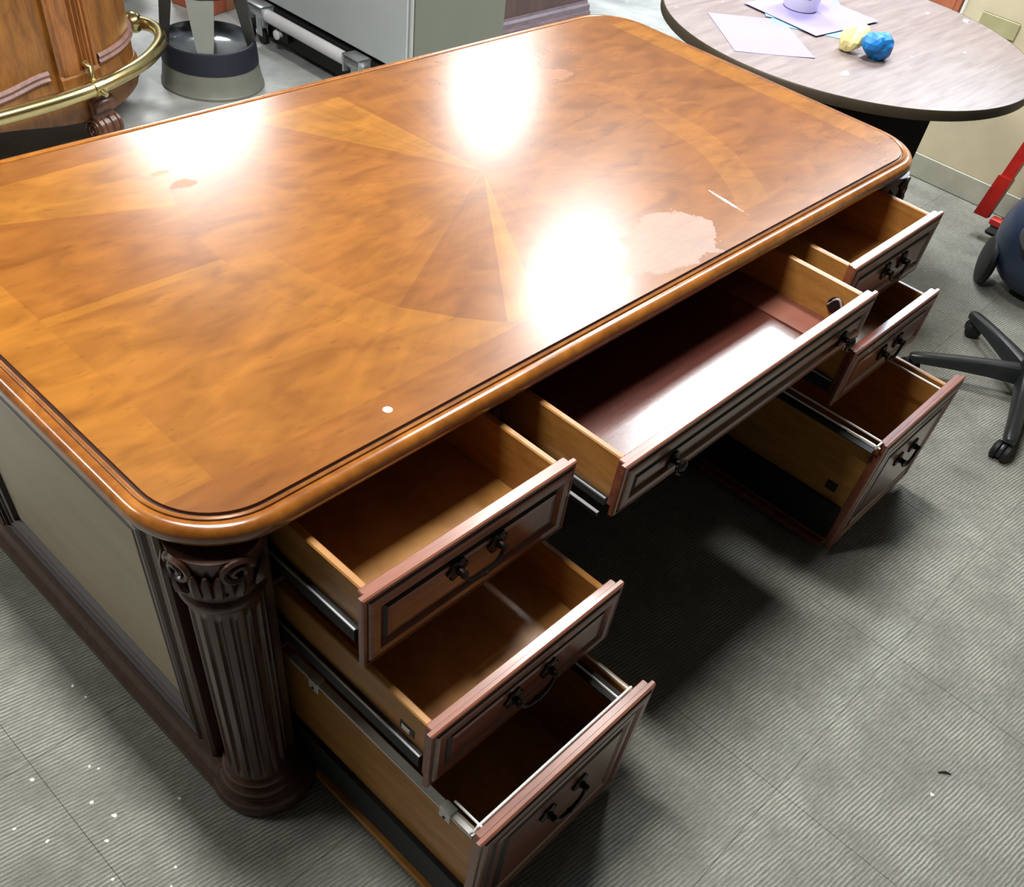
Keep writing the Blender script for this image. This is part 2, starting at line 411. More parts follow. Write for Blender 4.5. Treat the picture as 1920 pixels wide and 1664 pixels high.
# corner columns
def column(cx, cy, ang):
    sh = MB()
    N = 96
    def rf(r, z, a, k):
        if .115 < z < .585:
            u = (a - ang) % (2 * PI); u = u if u < PI else u - 2 * PI
            ph = (u / (2 * PI) * 16 + .5) % 1.0
            e = min(1, (z - .115) / .02, (.585 - z) / .02)
            g = 1 if .26 < ph < .74 else 0
            return r - .008 * g * max(0, e) * max(0, 1 - ((ph - .5) / .24) ** 2) ** .5 if g else r
        return r
    pr = [(.054, .105), (.054, .117)] + [(.054, .13 + .44 * i / 4) for i in range(5)] + [(.054, .583), (.054, .60)]
    sh.lathe(pr, 240, T(cx, cy, 0), 0, rfun=rf)
    c = sh.build('column_shaft', M_dark, desk); c['label'] = 'fluted column shaft'
    bx, by = cx + .018 * (1 if cx < 1 else -1), cy + .014 * (1 if cy < .5 else -1)
    b = MB().lathe([(.050, .0), (.098, .0), (.101, .010), (.101, .032), (.097, .042), (.090, .047), (.090, .053), (.086, .057), (.080, .060), (.050, .061)], 56, T(bx, by, 0))
    b.lathe([(.05, .058), (.072, .060), (.0755, .067), (.074, .075), (.068, .080), (.064, .083), (.064, .087), (.067, .092), (.064, .099), (.057, .104), (.050, .108)], 56, T(cx + .004, cy + .003, 0))
    b.build('column_base', M_dark, c)
    cp = MB().lathe([(.054, .596), (.057, .600), (.0615, .606), (.063, .613), (.0605, .620), (.056, .624), (.0575, .630), (.063, .634), (.061, .640), (.0615, .66), (.0635, .69), (.065, .705), (.065, .714)], 48, T(cx, cy, 0))
    cp.build('column_capital', M_dark, c)
    # carved scrolls and leaves round the capital
    cv = MB()
    def cpt(a, z, rr=.0635): return (cx + rr * math.cos(a), cy + rr * math.sin(a), z)
    for s in (-1, 1):
        for sgn in (-1, 1):
            a0 = ang + sgn * .62
            pts = []
            for i in range(26):
                th = i / 25 * 3.4 * PI; rad = .023 * (1 - i / 30)
                pts.append(cpt(a0 + s * 0 + sgn * math.cos(th) * rad / .06, .690 + math.sin(th) * rad, .066 + .003 * i / 25))
            if s == 1: cv.tube(pts, [.0062 * (1 - i / 60) for i in range(26)], 6)
    for k in range(-3, 4):
        a = ang + k * .17 if abs(k) < 2 else ang + (k - (1 if k > 0 else -1)) * .55
        h = .03 if abs(k) < 2 else .02
        cv.tube([cpt(a, .642, .062), cpt(a + .03 * k, .656, .068), cpt(a + .05 * k, .648 + h, .069), cpt(a + .09 * k, .662 + h, .0685)], [.004, .009, .008, .003], 6)
    for k in range(9):
        a = ang - 1.3 + k * .325
        cv.lathe([(0, -.005), (.004, -.003), (.0055, 0), (.004, .003), (0, .005)], 8, T(*cpt(a, .646, .0595)))
    tag(cv.build('carving', M_dark, c), 'carved scrolls and acanthus leaves')
column(.05, .04, math.radians(225)); column(W - .05, .04, math.radians(-45))
column(.05, D - .04, math.radians(135)); column(W - .05, D - .04, math.radians(45))

# side panels: framed, with beads and a recessed flat panel
def side(xf, sx):
    # sx = outward direction along x (-1 left, +1 right)
    o = MB()
    a, b = xf, xf - sx * .018
    Mf = frame((xf, 0, 0), (0, 1, 0), (0, 0, 1), (sx, 0, 0))
    G = {3, 4, 8, 9, 10, 13, 14, 17}
    pr = [(0, -.02), (0, 0), (.004, .006), (.011, .006), (.013, -.003), (.018, -.003), (.020, .003), (.036, .003), (.038, .008), (.046, .008), (.049, -.004), (.055, -.004), (.059, .004), (.067, .004), (.070, -.002), (.075, -.002), (.078, .002), (.086, .000), (.090, -.010), (.096, -.011)]
    mi = [1 if k in G else 0 for k in range(len(pr) - 1)]
    o.ringpanel(.100, .065, .892, .712, pr, Mf, mi)
    so = o.build('side_frame', [M_dark, M_glaze], desk)
    p = MB().ringpanel(.194, .159, .798, .70, [(0, -.014), (0, -.0095), (.002, -.009)], Mf)
    tag(p.build('side_panel', M_pane, so), 'flat smooth brown panel')
side(0.0, -1); side(W, 1)

# plinth, all round except the knee hole
def plinth_prof(o=0): return [(-.03, 0), (.026, 0), (.029, .006), (.029, .030), (.025, .040), (.019, .046), (.019, .052), (.016, .054), (.012, .062), (.010, .066), (.012, .071), (.010, .077), (.004, .082), (-.02, .084)]
def run(name, pts):
    m = MB().sweep(pts, plinth_prof(), False); return m.build(name, M_dark, desk)
run('plinth', [(0, .95, -1, 0), (0, .04, -1, 0)])
run('plinth', [(W, .04, 1, 0), (W, .95, 1, 0)])
run('plinth', [(W - .12, D - .004, 0, 1), (.12, D - .004, 0, 1)])
# carcass
XL = ((.105, .590), (W - .590, W - .105))
for k, (xa, xb) in enumerate(XL):
    c = MB()
    c.box(xa, .035, .03, xa + .018, .90, .712); c.box(xb - .018, .035, .03, xb, .90, .712)
    c.box(xa, .55, .03, xb, .568, .712)
    c.box(xa, .035, .03, xb, .9, .045)
    c.build('pedestal_case', M_dark, desk)
    for zr in (.545, .380):
        MB().box(xa + .018, .036, zr - .006, xb - .018, .075, zr + .004).build('drawer_rail', M_dark, desk)
    # front posts
    for q in (xa - .004, xb - .014): MB().box(q, .018, .02, q + .018, .04, .712, bev=.003).build('face_post', M_dark, desk)
MB().box(.09, D - .05, .03, W - .09, D - .03, .712).build('modesty_panel', M_dark, desk)
MB().box(.10, .0, .709, W - .10, .03, .7125).build('front_rail', M_dark, desk)
MB().box(.03, .09, .03, .105, .9, .06).build('filler_board', M_dark, desk)
for (a, b) in ((.03, 0), (W - .10, W)):
    MB().prism([(a, .085), (a + .07, .085), (a + .07, .10), (a, .10)], .03, .712).build('corner_block', M_dark, desk)
for a in (.085, W - .106): MB().box(a, .03, .03, a + .021, .084, .712).build('corner_block', M_dark, desk)

# ---- drawers
def front_board(x0, x1, z0, z1, yf, tall=False):
    """front face at y = yf, looking towards -y"""
    m = MB()
    Mf = frame((0, yf, 0), (1, 0, 0), (0, 0, 1), (0, -1, 0))
    pr = [(.0, -.0135), (0, -.007), (.0015, -.004), (.006, -.0035), (.0075, -.006), (.0095, -.006), (.012, -.0015), (.016, .0), (.028, .0), (.031, -.003), (.034, -.0065), (.0385, -.0065), (.043, -.002), (.050, -.001)]
    G = {4, 10, 11}
    if tall:
        pr = pr[:-1] + [(.055, -.001), (.062, -.006), (.066, -.006), (.074, -.001), (.080, -.001)]; G |= {14, 15}
    m.ringpanel(x0, z0, x1, z1, pr, Mf, [1 if k in G else 0 for k in range(len(pr) - 1)])
    # inner board, a little narrower, making the step on the top edge
    m.box(x0 + .009, yf + .0130, z0 + .009, x1 - .009, yf + .0265, z1 - .0015, bev=.0015)
    return m
def bail(root, x, y, z, s=.0415):
    h = MB()
    for q in (-s, s):
        h.lathe([(0, -.001), (.0165, -.001), (.0165, .002), (.012, .004), (.008, .0045), (.006, .012), (.0075, .016), (.005, .0195), (0, .020)], 14, frame((x + q, y, z), (1, 0, 0), (0, 0, 1), (0, -1, 0)))
        for a in range(6):
            aa = a * PI / 3
            h.lathe([(0, -.001), (.006, -.001), (.006, .002), (0, .0035)], 7, frame((x + q + .0155 * math.cos(aa), y, z + .0155 * math.sin(aa)), (1, 0, 0), (0, 0, 1), (0, -1, 0)))
    pts = []
    for i in range(17):
        u = -1 + 2 * i / 16
        pts.append((x + u * s, y - .014 - .004 * (1 - u * u), z - .006 - .017 * (1 - u ** 4)))
    h.tube(pts, [.003 + .0018 * (1 - abs(-1 + 2 * i / 16)) for i in range(17)], 8)
    h.lathe([(0, -.004), (.0045, -.003), (.006, 0), (.0045, .003), (0, .004)], 10, T(x, y - .018, z - .023))
    return tag(h.build('bail_handle', M_bronze, root), 'dark bronze bail handle')
def knob(root, x, y, z):
    h = MB().lathe([(0, -.001), (.017, -.001), (.017, .002), (.011, .004), (.006, .006), (.0055, .013), (.011, .017), (.012, .021), (.008, .025), (0, .026)], 18, frame((x, y, z), (1, 0, 0), (0, 0, 1), (0, -1, 0)))
    h.tube([(x - .012, y - .016, z + .003), (x - .012, y - .018, z - .012), (x, y - .020, z - .020), (x + .012, y - .018, z - .012), (x + .012, y - .016, z + .003)], .0026, 7)
    return tag(h.build('drop_handle', M_bronze, root), 'small dark bronze drop handle')

def drawer(label, x0, x1, z0, z1, yf, side_top, floor_z, depth, inset=.0165, tall=False, handles=(), slides=True, mb=M_gold, floor_m=None, side_bot=None):
    sb = floor_z - .012 if side_bot is None else side_bot
    ya, yb = yf + .0262, yf + depth
    xa, xb = x0 + inset, x1 - inset
    t = .013
    box = MB()
    box.box(xa + t, ya + .002, floor_z - .006, xb - t, yb, floor_z, 1)
    box.box(xa, yb, sb, xb, yb + t, side_top - .004, bev=.002)
    d = box.build('drawer', [mb, floor_m or mb], desk); d['label'] = label
    for s, xx in ((0, xa), (1, xb - t)):
        sd = MB().box(xx, ya, sb, xx + t, yb, side_top, bev=.0022)
        sd.build('drawer_side', mb, d)
    fr = front_board(x0, x1, z0, z1, yf, tall).build('drawer_front', [M_darkx, M_glaze], d)
    for h in handles: (bail if h[2] == 'b' else knob)(d, h[0], yf - .0005, h[1])
    return d, xa, xb, ya, yb
def slide(d, xa, xb, z, ya, yb, hgt=.035, silver=True):
    for xx, sg in ((xa, -1), (xb, 1)):
        x_in, x_out = xx, xx + sg * .0105
        m = MB().box(min(x_in, x_out), ya + .004, z - hgt / 2, max(x_in, x_out), yb, z + hgt / 2, 0)
        if silver:
            e = xx + sg * .0108
            m.box(min(xx + sg * .0078, e), ya + .004, z + hgt / 2 - .0005, max(xx + sg * .0078, e), yb - .12, z + hgt / 2 + .0025, 1)
        tag(m.build('drawer_slide', [M_black, M_chrome], d), 'black metal runner with a bright edge')

xl0, xl1 = .1225, .553
xr0, xr1 = W - .553, W - .118
# left pedestal
d, xa, xb, ya, yb = drawer('top drawer of the left pedestal, pulled out a little', xl0, xl1, .555, .7057, -.185, .698, .592, .48, handles=[(.3365, .648, 'b')])
slide(d, xa, xb, .600, ya, yb, .026)
d, xa, xb, ya, yb = drawer('middle drawer of the left pedestal, pulled out further', xl0, xl1, .392, .5405, -.327, .524, .428, .60, handles=[(.3365, .470, 'b')])
slide(d, xa, xb, .430, ya, yb, .030)
cut = MB().box(xa - .0012, -.275, .459, xa + .002, -.243, .479, 0, bev=.001); cut.box(xa - .003, -.266, .463, xa, -.248, .474, 1, bev=.001)
tag(cut.build('side_catch', [M_glaze, M_zinc], d), 'oval slot with a metal catch in the drawer side')
d, xa, xb, ya, yb = drawer('deep file drawer of the left pedestal, pulled out furthest', xl0, xl1, .030, .377, -.444, .345, .052, .52, tall=True, handles=[(.3365, .252, 'b')], side_bot=.02)
slide(d, xa, xb, .105, ya, yb, .095, False)
tag(MB().box(xa - .014, ya + .004, .016, xa, yb, .028, bev=.002).build('bottom_runner', M_gold, d), 'thin wooden runner below the black slide')
def rod(pts, r=.0024): return MB().tube(pts, r, 6)
R1 = rod([(xa + .004, -.4135, .3725), (xl1 - .036, -.4135, .3725)], .0028); tag(R1.build('hanging_rod', M_whiterod, d), 'white cross rod for hanging files')
for xx in (.484, .511):
    rod([(xx, -.420, .370), (xx, .03, .370)], .0022).build('hanging_rod', M_whiterod, d)
MB().box(.4845, -.405, .345, .5105, .03, .3475).build('rail_plate', M_black, d)
rod([(xa + .009, -.424, .3728), (xa + .009, -.36, .3728)], .0022).build('hanging_rod', M_whiterod, d)
tag(MB().box(xa - .003, -.412, .3445, xa + .010, .03, .3475).box(xa - .003, -.412, .338, xa - .001, .03, .3465).build('hanging_rail', M_zinc, d), 'flat zinc rail on top of the drawer side')
for yc in (-.355, -.035):
    cl = MB().box(xa - .0055, yc - .012, .322, xa - .0025, yc + .012, .349, bev=.001).box(xa - .0055, yc - .012, .3475, xa + .012, yc + .012, .3505, bev=.001)
    cl.lathe([(0, 0), (.003, 0), (.003, .0015), (0, .002)], 8, frame((xa - .0055, yc, .330), (0, 1, 0), (0, 0, 1), (-1, 0, 0)), 1)
    tag(cl.build('rail_clip', [M_zinc, M_black], d), 'small zinc clip')
rod([(xa - .006, -.409, .356), (xa - .004, -.4135, .368), (xa + .006, -.4135, .3725)], .0022).build('rod_hook', M_zinc, d)
# right pedestal
d, xa, xb, ya, yb = drawer('top drawer of the right pedestal, pulled out a little', xr0, xr1, .555, .7057, -.168, .698, .592, .48, handles=[(1.712, .640, 'b')])
slide(d, xa, xb, .600, ya, yb, .026)
d, xa, xb, ya, yb = drawer('middle drawer of the right pedestal, pulled out further', xr0, xr1, .392, .5405, -.248, .524, .428, .56, handles=[(1.705, .468, 'b')])
slide(d, xa, xb, .430, ya, yb, .030)
d, xa, xb, ya, yb = drawer('deep file drawer of the right pedestal, pulled out furthest', xr0, xr1, .030, .377, -.409, .345, .052, .50, tall=True, handles=[(1.700, .245, 'b')], side_bot=.02)
slide(d, xa, xb, .098, ya, yb, .105, False)
tag(MB().box(xa - .022, ya + .004, .014, xa, yb, .030, bev=.002).build('bottom_runner', M_darkx, d), 'wooden runner below the black slide')  # darker than the left runner; its shade is put into the colour
rod([(1.470, -.386, .3725), (1.822, -.388, .3725)], .0028).build('hanging_rod', M_whiterod, d)
for xx in (1.472, 1.499, 1.817): rod([(xx, -.394, .370), (xx, .05, .370)], .0024).build('hanging_rod', M_whiterod, d)
MB().box(1.4735, -.38, .345, 1.4975, .05, .3475).build('rail_plate', M_black, d)
tag(MB().box(xa - .003, -.30, .3445, xa + .012, .05, .3485).build('hanging_rail', M_black, d), 'rail on top of the drawer side, blackened like the gap beside it')  # shade of the gap by the rods is put into its black colour
MB().box(xa - .004, -.375, .338, xa + .010, -.33, .350, bev=.0015).build('rail_clip', M_zinc, d)
tag(MB().box(xa - .0008, -.345, .176, xa + .002, -.315, .204, bev=.001).build('side_slot', M_glaze, d), 'dark slot in the drawer side')
# centre drawer
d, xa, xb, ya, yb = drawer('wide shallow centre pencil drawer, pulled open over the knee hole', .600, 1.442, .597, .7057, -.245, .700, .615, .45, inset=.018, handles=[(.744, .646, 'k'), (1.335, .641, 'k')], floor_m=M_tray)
slide(d, xa, xb, .607, ya, yb, .014)
tag(MB().box(1.318, ya + .003, .6152, xb - .0135, yb - .02, .6185).build('pencil_ledge', M_liner, d), 'matte brown strip along the right side')
lk = MB().lathe([(0, 0), (.017, 0), (.017, .006), (.012, .008), (0, .008)], 18, frame((xb - .014, -.178, .655), (0, 1, 0), (0, 0, 1), (-1, 0, 0)))
lk.tube([(xb - .020, -.198 + .034 * i / 8, .652 + .02 * math.sin(i / 8 * PI)) for i in range(9)], .0025, 6, 1)
tag(lk.build('lock_catch', [M_bronze, M_chrome], d), 'dark metal lock catch inside')
tag(MB().box(.594, -.215, .582, .599, .25, .590, 0).box(.5935, -.215, .5895, .5995, .2, .5915, 1).build('runner_rail', [M_black, M_chrome], desk), 'bright lower runner left of the centre drawer')

# ------------------------------------------------------------------ bar cabinet with brass foot rail (back left)
M_barw = wood('bar_walnut', srgb(104, 62, 20), srgb(152, 98, 38), (5, 5, 1.4), .4, .25, .25, 3.5)
M_barm = wood('bar_moulding', srgb(126, 92, 84), srgb(158, 124, 114), (3, 3, 3), .38, .2, .2)
M_bard = wood('bar_dark', srgb(62, 36, 26), srgb(108, 66, 40), (6, 6, 3), .35, .3, .2)
M_brass = plain('brushed_brass', srgb(206, 188, 132), .24, 1.0, .08, 30)
bar = thing('bar_cabinet', 'orange walnut bar cabinet with curved end, fluted pilaster and brass foot rail', 'cabinet', (.9, 2.75, 0))
def interp(pts, n):
    # Catmull-Rom resample of 2-D points, with outward (right-hand) normals
    out = []
    P = [pts[0]] + list(pts) + [pts[-1]]
    seg = len(pts) - 1
    for i in range(n + 1):
        u = i / n * seg; k = min(int(u), seg - 1); f = u - k
        p0, p1, p2, p3 = (Vector(P[k + j]) for j in range(4))
        q = .5 * ((2 * p1) + (-p0 + p2) * f + (2 * p0 - 5 * p1 + 4 * p2 - p3) * f * f + (-p0 + 3 * p1 - 3 * p2 + p3) * f ** 3)
        out.append(q)
    res = []
    for i, q in enumerate(out):
        t = (out[min(i + 1, n)] - out[max(i - 1, 0)]).normalized()
        res.append((q[0], q[1], t[1], -t[0]))
    return res
plan = interp([(-.2, 2.50), (.4, 2.49), (.85, 2.505), (1.12, 2.545), (1.28, 2.60), (1.40, 2.67), (1.475, 2.76), (1.50, 2.90), (1.50, 3.10)], 64)
body = MB(); poly = [(p[0], p[1]) for p in plan] + [(-.2, 3.10)]
body.prism(poly, .165, 1.04)
rel(body, 'body', M_barw, bar)
rel(MB().prism([(p[0] + p[2] * .07, p[1] + p[3] * .07) for p in plan] + [(-.2, 3.12)], 1.04, 1.09), 'bar_top', M_barw, bar)
def along(xa, xb): return [p for p in plan if xa <= p[0] <= xb and p[1] < 2.99]
# scalloped skirt following the front
sk = MB(); vs = []; fs = []
for i, (x, y, nx, ny) in enumerate(plan):
    zb = .105 - .028 * math.cos((x - .25) * 2 * PI / .95) * (1 if y < 2.7 else .3)
    if y > 2.7: zb = .115
    for o, z in ((-.03, zb), (.012, zb), (.014, zb + .02), (.012, .17), (.004, .182), (-.03, .182)): vs.append((x + nx * o, y + ny * o, z))
for i in range(len(plan) - 1):
    for k in range(6):
        a = i * 6 + k; b = i * 6 + (k + 1) % 6; fs.append((a, b, b + 6, a + 6))
sk.add(vs, fs, 0, True); rel(sk, 'skirt', M_barw, bar)
# fluted pilaster
pl = MB(); pp = along(1.04, 1.235)
for i in range(len(pp)): pass
pil = interp([(p[0], p[1]) for p in pp], 40)
vs = []; fs = []
for i, (x, y, nx, ny) in enumerate(pil):
    u = i / 40
    h = .018
    if .08 < u < .40: h = .022
    for c in (.50, .62, .74, .86):
        if abs(u - c) < .035: h = .006
    for z in (.24, 1.03): vs.append((x + nx * h, y + ny * h, z))
for i in range(40): fs.append((2 * i, 2 * i + 2, 2 * i + 3, 2 * i + 1))
pl.add(vs, fs)
rel(pl, 'pilaster', wood('pilaster_wood', srgb(104, 60, 26), srgb(158, 98, 44), (8, 8, 1), .4, .2, .2), bar, fix=False)
blk = MB().sweep(pil, [(.0, .182), (.020, .182), (.024, .2), (.024, .232), (.018, .243), (.0, .243)], False); tag(rel(blk, 'pilaster_foot', M_barw, bar), 'square block below the pilaster')
# curved panel mouldings, low edge of each raised panel
def curved(xa, xb, zf):
    q = along(xa, xb); m = MB(); vs = []; fs = []
    pr = [(0, -.016), (.006, -.018), (.012, -.010), (.007, -.002), (.012, .008), (.006, .018), (0, .016)]
    n = len(q)
    for i, (x, y, nx, ny) in enumerate(q):
        z = zf(i / (n - 1))
        for o, dz in pr: vs.append((x + nx * o, y + ny * o, z + dz))
    k = len(pr)
    for i in range(n - 1):
        for j in range(k): fs.append((i * k + j, i * k + (j + 1) % k, (i + 1) * k + (j + 1) % k, (i + 1) * k + j))
    m.add(vs, fs, 0, True); tag(rel(m, 'panel_moulding', M_barm, bar), 'curved greyish moulding along the panel bottom')
sstep = lambda u: u * u * (3 - 2 * u)
curved(.15, 1.05, lambda u: .222 + .028 * sstep(max(0, min(1, (u - .62) / .34))) + .028 * sstep(max(0, 1 - u / .3)))
curved(1.235, 1.50, lambda u: .250 + .018 * sstep(u))
# scroll feet
def foot(x, y, a):
    m = MB(); B = T(x, y, 0) @ rotz(a)
    # drum with grooves, axis along local x
    pr = [(.004, -.05), (.040, -.05), (.046, -.046), (.046, -.030), (.040, -.027), (.046, -.022), (.046, -.006), (.041, -.002), (.041, .004), (.046, .008), (.046, .030), (.040, .034), (.046, .038), (.046, .048), (.040, .05), (.004, .05)]
    m.lathe(pr, 28, B @ T(0, 0, .046) @ Matrix.Rotation(PI / 2, 4, 'Y'))
    for sx in (-.052, .052):
        sp = []
        for i in range(40):
            th = i / 39 * 4.6 * PI; rr = .036 * (1 - i / 44)
            sp.append(B @ Vector((sx, rr * math.cos(th), .046 + rr * math.sin(th))))
        m.tube(sp, [.0055 * (1 - i / 70) for i in range(40)], 6)
    m.box(-.05, -.02, .075, .05, .06, .15, 0, B, .01)
    m.lathe([(.004, -.048), (.024, -.048), (.028, -.04), (.028, .04), (.024, .048), (.004, .048)], 20, B @ T(0, -.008, .125) @ Matrix.Rotation(PI / 2, 4, 'Y'))
    rel(m, 'scroll_foot', M_bard, bar)
foot(1.20, 2.545, .28); foot(.05, 2.50, 0); foot(1.46, 2.98, 1.5)
# brass foot rail
rp = interp([(-.2, 2.39), (.4, 2.395), (.80, 2.415), (1.10, 2.455), (1.30, 2.525), (1.44, 2.60), (1.560, 2.705), (1.618, 2.80), (1.628, 2.875), (1.604, 2.925)], 60)
rail = MB().tube([(p[0], p[1], .208) for p in rp], .0235, 16)
br = rel(rail, 'foot_rail', M_brass, bar); br['label'] = 'brass foot rail'
e = Vector((1.590, 2.935, .208))
m = MB().lathe([(0, -.036), (.018, -.033), (.030, -.020), (.034, 0), (.030, .020), (.018, .033), (0, .036)], 20, T(*e)); rel(m, 'rail_end_ball', M_brass, br) if False else None
mm = MB(); B = basis(bar).inverted()
mm.lathe([(0, -.036), (.018, -.033), (.034, -.020), (.040, 0), (.034, .020), (.020, .034), (0, .037)], 20, B @ T(*e)); mm.build('end_ball', M_brass, br)
for xb_ in (1.17, .45):
    q = min(plan, key=lambda p: abs(p[0] - xb_)); rr = min(rp, key=lambda p: abs(p[0] - xb_ - .012))
    a = Vector((q[0] + q[2] * .02, q[1] + q[3] * .02, .262)); b = Vector((rr[0], rr[1], .208))
    k = MB().tube([B @ a, B @ (a + Vector((q[2], q[3], 0)) * .025 + Vector((0, 0, -.004))), B @ (a.lerp(b, .55) + Vector((0, 0, -.035))), B @ (b + Vector((0, 0, .006)))], [.014, .011, .010, .012], 10)
    tdir = Vector((-rr[3], rr[2], 0)).normalized()
    k.tube([B @ (b - tdir * .022), B @ (b + tdir * .022)], .0275, 16)
    nn = Vector((rr[2], rr[3], 0))
    k.tube([B @ (b + nn * .022 - Vector((0, 0, .008))), B @ (b + nn * .040 - Vector((0, 0, .014)))], [.013, .009], 10)
    tag(k.build('rail_bracket', M_brass, br), 'brass bracket holding the rail')

# ------------------------------------------------------------------ round step stool
M_sgrey = plain('stool_grey', srgb(122, 124, 114), .45, 0, .06, 14)
M_sgreyl = plain('stool_grey_panel', srgb(138, 142, 134), .5, 0, .04)
M_snavy = plain('navy_rubber', srgb(30, 33, 46), .5)
M_sgloss = plain('glossy_grey_tray', srgb(92, 98, 104), .16, 0, .2, 12, .6)
M_sdark = plain('dark_strut', srgb(44, 42, 38), .35)
st = thing('step_stool', 'round grey step stool with a navy rubber band, beside the bar cabinet', 'stool', (1.828, 2.80, 0))
MB().lathe([(.200, -.006), (.206, -.006), (.207, .004), (.203, .008), (.196, .045), (.190, .083), (.186, .084), (.19, .03), (.198, .0)], 48, caps=False).build('base_skirt', M_sgrey, st)
MB().lathe([(.188, .080), (.1925, .083), (.192, .10), (.189, .14), (.186, .158), (.182, .161), (.180, .158), (.180, .085)], 48, caps=False).build('bumper_band', M_snavy, st)
MB().lathe([(.182, .158), (.181, .163), (.176, .163), (.170, .150), (.150, .132), (.100, .118), (.0, .114)], 48, caps=False).build('step_tray', M_sgloss, st)
MB().lathe([(0, .335), (.146, .335), (.150, .340), (.150, .356), (.146, .362), (0, .362)], 40).build('top_tread', M_snavy, st)
ca = math.atan2(-.853, -.522)
for k, (da, m_, wt, wb) in enumerate(((-.10, M_sgreyl, .104, .054), (1.45, M_sdark, .07, .05), (-1.55, M_sdark, .07, .05), (PI, M_sdark, .06, .04))):
    a = ca + da; q = MB()
    er = Vector((math.cos(a), math.sin(a), 0)); et = Vector((-er.y, er.x, 0))
    vs = []
    for z, rr, ww, th in ((.145, .170, wb, .012 + .02 * (k > 0)), (.20, .160, wb * .6 + wt * .4, .014 + .024 * (k > 0)), (.336, .136, wt, .018 + .03 * (k > 0))):
        c = er * rr + Vector((0, 0, z))
        for su, so in ((-1, 1), (1, 1), (1, -1), (-1, -1)): vs.append(c + et * su * ww / 2 + er * so * th / 2)
    fs = [(3, 2, 1, 0), (8, 9, 10, 11)]
    for l in range(2):
        for i in range(4): fs.append((l * 4 + i, l * 4 + (i + 1) % 4, l * 4 + 4 + (i + 1) % 4, l * 4 + 4 + i))
    q.add(vs, fs); o = q.build('strut', m_, st)
    if k == 0: o['label'] = 'wide grey tapered strut'

# ------------------------------------------------------------------ grey metal cabinet on a rolling base
M_cabl = plain('cabinet_grey', srgb(186, 194, 194), .42, .1, .03, 5)  # side tone raised to make up for weak light from the left
M_cabr = plain('cabinet_grey_front', srgb(112, 116, 104), .45, .1, .03, 5)  # front of the same cabinet, tone lowered where lamps overexpose it
M_cabs = plain('cabinet_strip', srgb(176, 182, 178), .35, .2, .02)
gx, gy, gx1, gy1 = 2.285, 2.10, 2.82, 3.2
cab = thing('metal_cabinet', 'tall light grey metal cabinet behind the desk on a rolling base', 'cabinet', (gx, gy, 0))
rel(MB().box(gx, gy + .018, .165, gx1, gy1, 1.32, bev=.004), 'body', M_cabl, cab)
rel(MB().box(gx + .024, gy, .175, gx1, gy + .0175, 1.31, bev=.003), 'door', M_cabr, cab)
rel(MB().box(gx + .004, gy - .001, .170, gx + .021, gy + .0165, 1.315, bev=.005), 'corner_strip', M_cabs, cab)
rel(MB().box(gx + .10, gy - .02, .82, gx + .125, gy, .96, bev=.006), 'handle', M_zinc, cab)
dol = thing('rolling_base', 'rolling base with white tube rail and brackets under the grey cabinet', 'dolly', (gx, gy, 0))
M_wrail = plain('white_enamel_tube', srgb(214, 214, 216), .25, 0, .03, 9, .5)
rel(MB().box(gx - .004, gy + .02, .022, gx1 - .02, gy1 - .02, .150), 'dark_recess', M_black, dol)  # black block standing in for the shaded recess under the cabinet
rel(MB().tube([(gx - .035, 2.44, .122), (gx - .035, 2.99, .122)], .026, 14), 'tube_rail', M_wrail, dol)
M_galv = plain('galvanised_bracket', srgb(176, 180, 182), .35, .7, .12, 25)
for yy in (2.385, 3.035):
    b = MB().box(gx - .066, yy - .055, .085, gx + .004, yy - .047, .156, bev=.002).box(gx - .066, yy + .047, .085, gx + .004, yy + .055, .156, bev=.002).box(gx - .066, yy - .055, .150, gx + .004, yy + .055, .156, bev=.002)
    b.tube([(gx - .035, yy - .07, .122), (gx - .035, yy + .06, .122)], .0225, 14)
    b.box(gx - .05, yy - .02, .03, gx - .044, yy + .02, .115, bev=.002).box(gx - .02, yy - .02, .03, gx - .014, yy + .02, .115, bev=.002)
    rel(b, 'bracket', M_galv, dol)
for yy in (2.385, 3.035, 3.13):
    c = MB().lathe([(.008, -.011), (.026, -.011), (.030, -.007), (.030, .007), (.026, .011), (.008, .011)], 20, T(gx - .030, yy, .024) @ Matrix.Rotation(PI / 2, 4, 'Y'))
    rel(c, 'wheel', M_black, dol)
k = MB().lathe([(0, 0), (.012, 0), (.012, .02), (.02, .022), (.018, .03), (0, .034)], 14, frame((gx - .03, 2.90, .075), (0, 1, 0), (0, 0, 1), (-1, 0, 0)))
rel(MB().box(gx - .03, 2.86, .045, gx - .004, 2.95, .108, bev=.004), 'lever_bracket', M_black, dol)
tag(rel(k, 'lever_knob', M_wrail, dol), 'white round knob')

# ------------------------------------------------------------------ dark cabinet end behind
M_esp = wood('dark_cabinet_wood', srgb(66, 46, 44), srgb(88, 66, 60), (6, 6, 1), .4, .1, .3)
dk = thing('dark_cabinet', 'dark brown cabinet with a pale stepped plinth, right of the grey cabinet', 'cabinet', (3.6, 2.8, 0))
rel(MB().box(3.05, 2.590, .066, 4.000, 3.10, .74, bev=.003), 'body', M_esp, dk)
rel(MB().sweep([(3.03, 3.1, -1, 0), (3.05, 2.59, -.7071, -.7071), (4.0, 2.59, .7071, -.7071), (4.0, 3.1, 1, 0)], [(-.05, -.006), (.030, -.006), (.032, .012), (.022, .024), (.022, .046), (.008, .056), (.006, .068), (-.05, .068)], False), 'plinth', wood('plinth_wood', srgb(92, 78, 84), srgb(118, 102, 108), (2, 8, 8), .35, .2, .2), dk)
rel(MB().box(3.0, 2.55, .74, 4.05, 3.12, .775, bev=.006), 'top', M_esp, dk)

